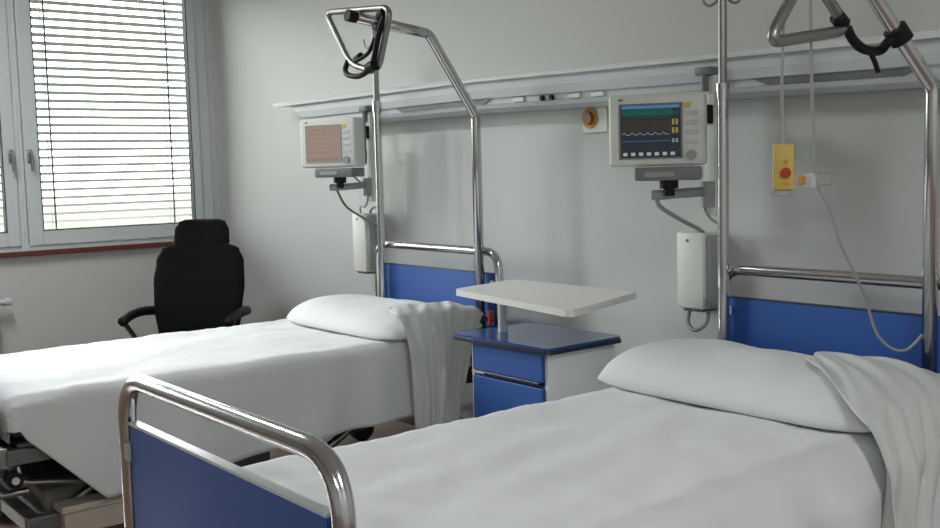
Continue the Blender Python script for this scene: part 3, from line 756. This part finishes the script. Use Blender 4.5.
# right: handle hanging with its bar level, tied back to the pole by a black strap
gr = [(-1.60, 2.225, 1.588), (-1.60, 2.575, 1.640), (-1.60, 2.395, 1.79)]
cl = bR + dR * 0.185
grab_handle(gr, 0.0155, [([(-1.60, 2.525, 1.672), (-1.60, 2.555, 1.655)], 0.021)],
            [([(-1.598, 2.57, 1.645), (-1.595, 2.595, 1.615), (-1.59, 2.64, 1.592), (-1.58, 2.70, 1.590), cl + Vector((-0.012, -0.03, -0.02)), cl], 0.0135),
             ([(-1.59, 2.665, 1.590), (-1.585, 2.685, 1.56), (-1.58, 2.695, 1.53)], 0.007)],
            None, 'triangular grab handle with level bar tied back by a black strap',
            [(cl - dR * 0.022, cl + dR * 0.022, 0.032)])

# ------------------------------------------------------------------ call handset and cord hanging at the right bed
hs = empty('call_handset', (-1.60, 2.29, 1.222), math.radians(34), 'yellow call handset with a red button hanging left of the cord', 'handset')
g = nb(); box(g, -0.026, 0.026, -0.010, 0.010, 0.0, 0.118, 0.006, 3); obj('casing', g, 'yellow', hs, smooth=40)
g = nb(); box(g, -0.031, 0.020, -0.012, 0.012, -0.014, 0.0, 0.003); obj('base_clip', g, 'devmid', hs)
g = nb(); cyl(g, (0.006, -0.009, 0.045), (0.006, -0.016, 0.045), 0.013, 20); obj('call_button', g, 'red', hs, smooth=40)
g = nb(); cyl(g, (0.006, -0.009, 0.073), (0.006, -0.013, 0.073), 0.006, 14); obj('light_button', g, 'orange', hs, smooth=40)
g = nb(); box(g, -0.002, 0.014, -0.0115, -0.009, 0.014, 0.020); obj('symbol', g, 'orange', hs)
g = nb(); tube(g, spline([(0, 0, 0.116), (0.0, 0, 0.15), (-0.004, 0, 0.25), (0.0, 0.0, 0.45), (-0.003, 0.0, 0.70)], 6), 0.0038, 8); obj('lead', g, 'cable', hs, smooth=True)
cd = tag(obj('dangling_cord', tube(nb(), spline([(-1.615, 2.43, 1.92), (-1.613, 2.425, 1.70), (-1.612, 2.43, 1.50), (-1.61, 2.44, 1.32), (-1.61, 2.45, 1.24), (-1.60, 2.50, 1.16), (-1.595, 2.54, 1.07), (-1.60, 2.62, 0.98),
    (-1.615, 2.70, 0.90), (-1.62, 2.765, 0.80), (-1.60, 2.80, 0.755), (-1.56, 2.81, 0.748), (-1.53, 2.82, 0.775), (-1.49, 2.865, 0.85)], 6), 0.0042, 8), 'cable', smooth=True),
    'pale cord dangling in a loop in front of the blue headboard', 'cord')
g = nb(); box(g, -1.632, -1.608, 2.425, 2.455, 1.225, 1.262, 0.004); obj('cord_switch', g, 'edge', cd)
g = nb(); tube(g, round_poly3([Vector((-1.61, 2.445, 1.232)), Vector((-1.58, 2.475, 1.232)), Vector((-1.58, 2.475, 1.265)), Vector((-1.61, 2.445, 1.265))], 0.008), 0.0028, 6, closed=True); obj('cord_clip', g, 'devmid', cd, smooth=True)
g = nb(); box(g, -1.640, -1.626, 2.41, 2.425, 1.232, 1.255, 0.002); obj('orange_tab', g, 'orange', cd)

# ------------------------------------------------------------------ bedside cabinet with swing-out tray
cb = empty('bedside_cabinet', (-2.901, 2.616, 0.1027), label='white bedside cabinet with blue top, drawer and door between the beds', cat='cabinet')
cb.scale = (0.921, 0.921, 0.921)
CX0, CX1, CY0, CY1 = -0.228, 0.235, -0.165, 0.20
g = nb(); t = 0.018
box(g, CX0, CX0 + t, CY0, CY1, -0.03, 0.592, 0.002); box(g, CX1 - t, CX1, CY0, CY1, -0.03, 0.592, 0.002)
box(g, CX0 + t, CX1 - t, CY1 - 0.01, CY1, -0.03, 0.592); box(g, CX0 + t, CX1 - t, CY0, CY1 - 0.01, -0.03, -0.012); box(g, CX0 + t, CX1 - t, CY0, CY1 - 0.01, 0.575, 0.592)
box(g, CX0 + t, CX1 - t, CY0 + 0.02, CY1 - 0.01, 0.44, 0.452)
obj('carcass', g, 'cabwhite', cb)
g = nb(); prism(g, round_poly([(-0.305, -0.205), (0.27, -0.195), (0.265, 0.215), (-0.285, 0.215)], 0.03), 'z', 0.594, 0.616); obj('blue_top', g, 'bluetop', cb, smooth=40)
g = nb(); prism(g, round_poly([(-0.309, -0.209), (0.274, -0.199), (0.269, 0.218), (-0.289, 0.218)], 0.03), 'z', 0.590, 0.605); obj('top_edging', g, 'darkedge', cb, smooth=40)
dr = obj('drawer', box(nb(), CX0 + t + 0.003, CX1 - t - 0.003, CY0 - 0.014, CY0 + 0.004, 0.475, 0.585, 0.003), 'blue', cb)
obj('handle', box(nb(), CX0 + 0.06 + t, CX1 - t - 0.02, CY0 - 0.016, CY0 - 0.002, 0.458, 0.474, 0.003), 'darkedge', dr)
obj('pull_tab', box(nb(), CX0 + t + 0.004, CX0 + t + 0.085, CY0 - 0.022, CY0 - 0.004, 0.462, 0.472, 0.003), 'devmid', dr)
do = obj('door', box(nb(), CX0 + t + 0.003, CX1 - t - 0.003, CY0 - 0.014, CY0 + 0.004, -0.008, 0.452, 0.003), 'blue', cb)
obj('knob', box(nb(), CX1 - t - 0.05, CX1 - t - 0.02, CY0 - 0.026, CY0 - 0.012, 0.35, 0.39, 0.003), 'devmid', do)
for sx in (CX0 + 0.04, CX1 - 0.04):
    for sy in (CY0 + 0.04, CY1 - 0.04):
        g = nb(); cyl(g, (sx - 0.012, sy, -0.0795), (sx + 0.012, sy, -0.0795), 0.032, 18); cyl(g, (sx, sy, -0.062), (sx, sy, -0.03), 0.01, 10); obj('castor', g, 'caster', cb, smooth=40)
# tray column and tray
g = nb(); cyl(g, (-0.185, -0.03, 0.616), (-0.185, -0.03, 0.775), 0.020, 20); obj('tray_column', g, 'cabwhite', cb, smooth=40)
g = nb(); cyl(g, (-0.235, -0.055, 0.64), (-0.235, -0.055, 0.70), 0.012, 14); obj('red_release_lever', g, 'red', cb, smooth=40)
g = nb(); cyl(g, (-0.27, -0.07, 0.672), (-0.225, -0.05, 0.655), 0.010, 12); obj('black_knob', g, 'black', cb, smooth=40)
g = nb(); box(g, -0.22, 0.10, -0.06, 0.0, 0.762, 0.776, 0.003); obj('tray_bracket', g, 'steel', cb)
g = nb(); prism(g, round_poly([(-3.435 + 3.15, 2.63 - 2.84), (-2.595 + 3.15, 2.49 - 2.84), (-2.79 + 3.15, 3.05 - 2.84), (-3.52 + 3.15, 3.03 - 2.84)], 0.045, 6), 'z', 0.778, 0.803)
tr = obj('tray_top', g, 'tray', cb, smooth=40)

# ------------------------------------------------------------------ office chair beyond the far bed
def chair():
    root = empty('office_chair', (-5.47, 2.34, 0), math.radians(40), 'black high-backed office chair with headrest and armrests by the window', 'chair')
    # chair faces local -y
    def slab(name, rows, d, bow, m='fabric'):
        """upholstered pad: rows of (z, half width, y) from the bottom up, edges rounded, sides wrapping forward"""
        g = nb(); nu = 20; fr, bk = [], []
        rr = []
        for i in range(len(rows) - 1):
            for k in range(5):
                t = k / 5; t2 = t * t * (3 - 2 * t)
                rr.append([rows[i][q] + (rows[i + 1][q] - rows[i][q]) * (t if q == 0 else t2) for q in range(3)])
        rr.append(list(rows[-1])); n = len(rr) - 1
        for i, (z, hw, y) in enumerate(rr):
            e = min(i, n - i) / n * 2; th = d * (1 - (1 - min(1, e * 3)) ** 2 * 0.75) / 2
            A, B = [], []
            for k in range(nu + 1):
                u = -1 + 2 * k / nu; ed = (1 - abs(u) ** 6) ** 0.5
                x = u * hw; yy = y - bow * u * u
                A.append(g.verts.new((x, yy - th * ed - 0.004, z))); B.append(g.verts.new((x, yy + th * ed + 0.004, z)))
            fr.append(A); bk.append(B)
        for i in range(n):
            for k in range(nu):
                g.faces.new((fr[i][k], fr[i][k + 1], fr[i + 1][k + 1], fr[i + 1][k])); g.faces.new((bk[i][k], bk[i + 1][k], bk[i + 1][k + 1], bk[i][k + 1]))
            g.faces.new((fr[i][0], fr[i + 1][0], bk[i + 1][0], bk[i][0])); g.faces.new((fr[i][nu], bk[i][nu], bk[i + 1][nu], fr[i + 1][nu]))
        for i in (0, n):
            for k in range(nu): g.faces.new((fr[i][k], bk[i][k], bk[i][k + 1], fr[i][k + 1]))
        return obj(name, g, m, root, smooth=55)
    g = nb(); box(g, -0.25, 0.25, -0.27, 0.22, 0.32, 0.41, 0.045, 5); obj('seat', g, 'fabric', root, smooth=40)
    slab('backrest', [(0.36, 0.23, 0.17), (0.55, 0.265, 0.19), (0.70, 0.275, 0.215), (0.82, 0.265, 0.24), (0.885, 0.235, 0.25), (0.915, 0.17, 0.255)], 0.10, 0.05)
    slab('headrest', [(0.885, 0.145, 0.25), (0.92, 0.168, 0.255), (0.99, 0.165, 0.265), (1.035, 0.140, 0.27), (1.05, 0.105, 0.272)], 0.085, 0.03)
    g = nb(); box(g, -0.035, 0.035, 0.25, 0.28, 0.33, 0.90, 0.008, 2); obj('back_spine', g, 'black', root)
    for s in (-1, 1):
        g = nb(); tube(g, rounded([(s * 0.22, 0.02, 0.37), (s * 0.31, 0.02, 0.38), (s * 0.31, -0.11, 0.50)], 0.03), 0.014, 10)
        obj('arm_support', g, 'steel', root, smooth=40)
        g = nb(); tube(g, spline([(s * 0.27, 0.19, 0.535), (s * 0.30, 0.08, 0.547), (s * 0.31, -0.04, 0.54), (s * 0.31, -0.14, 0.515)], 6), 0.027, 12); obj('armrest', g, 'black', root, smooth=True)
    g = nb(); cyl(g, (0, 0, 0.10), (0, 0, 0.37), 0.028, 16); obj('gas_column', g, 'black', root, smooth=40)
    for k in range(5):
        a = k * 2 * PI / 5 + 0.3; ca, sa = math.cos(a), math.sin(a)
        g = nb(); tube(g, [(0, 0, 0.13), (0.15 * ca, 0.15 * sa, 0.11), (0.29 * ca, 0.29 * sa, 0.08)], 0.024, 10, r1=0.015); lg = obj('base_leg', g, 'black', root, smooth=40)
        g = nb(); cyl(g, (0.29 * ca - 0.018 * sa, 0.29 * sa + 0.018 * ca, 0.03), (0.29 * ca + 0.018 * sa, 0.29 * sa - 0.018 * ca, 0.03), 0.03, 14); obj('castor', g, 'caster', lg, smooth=40)
chair()
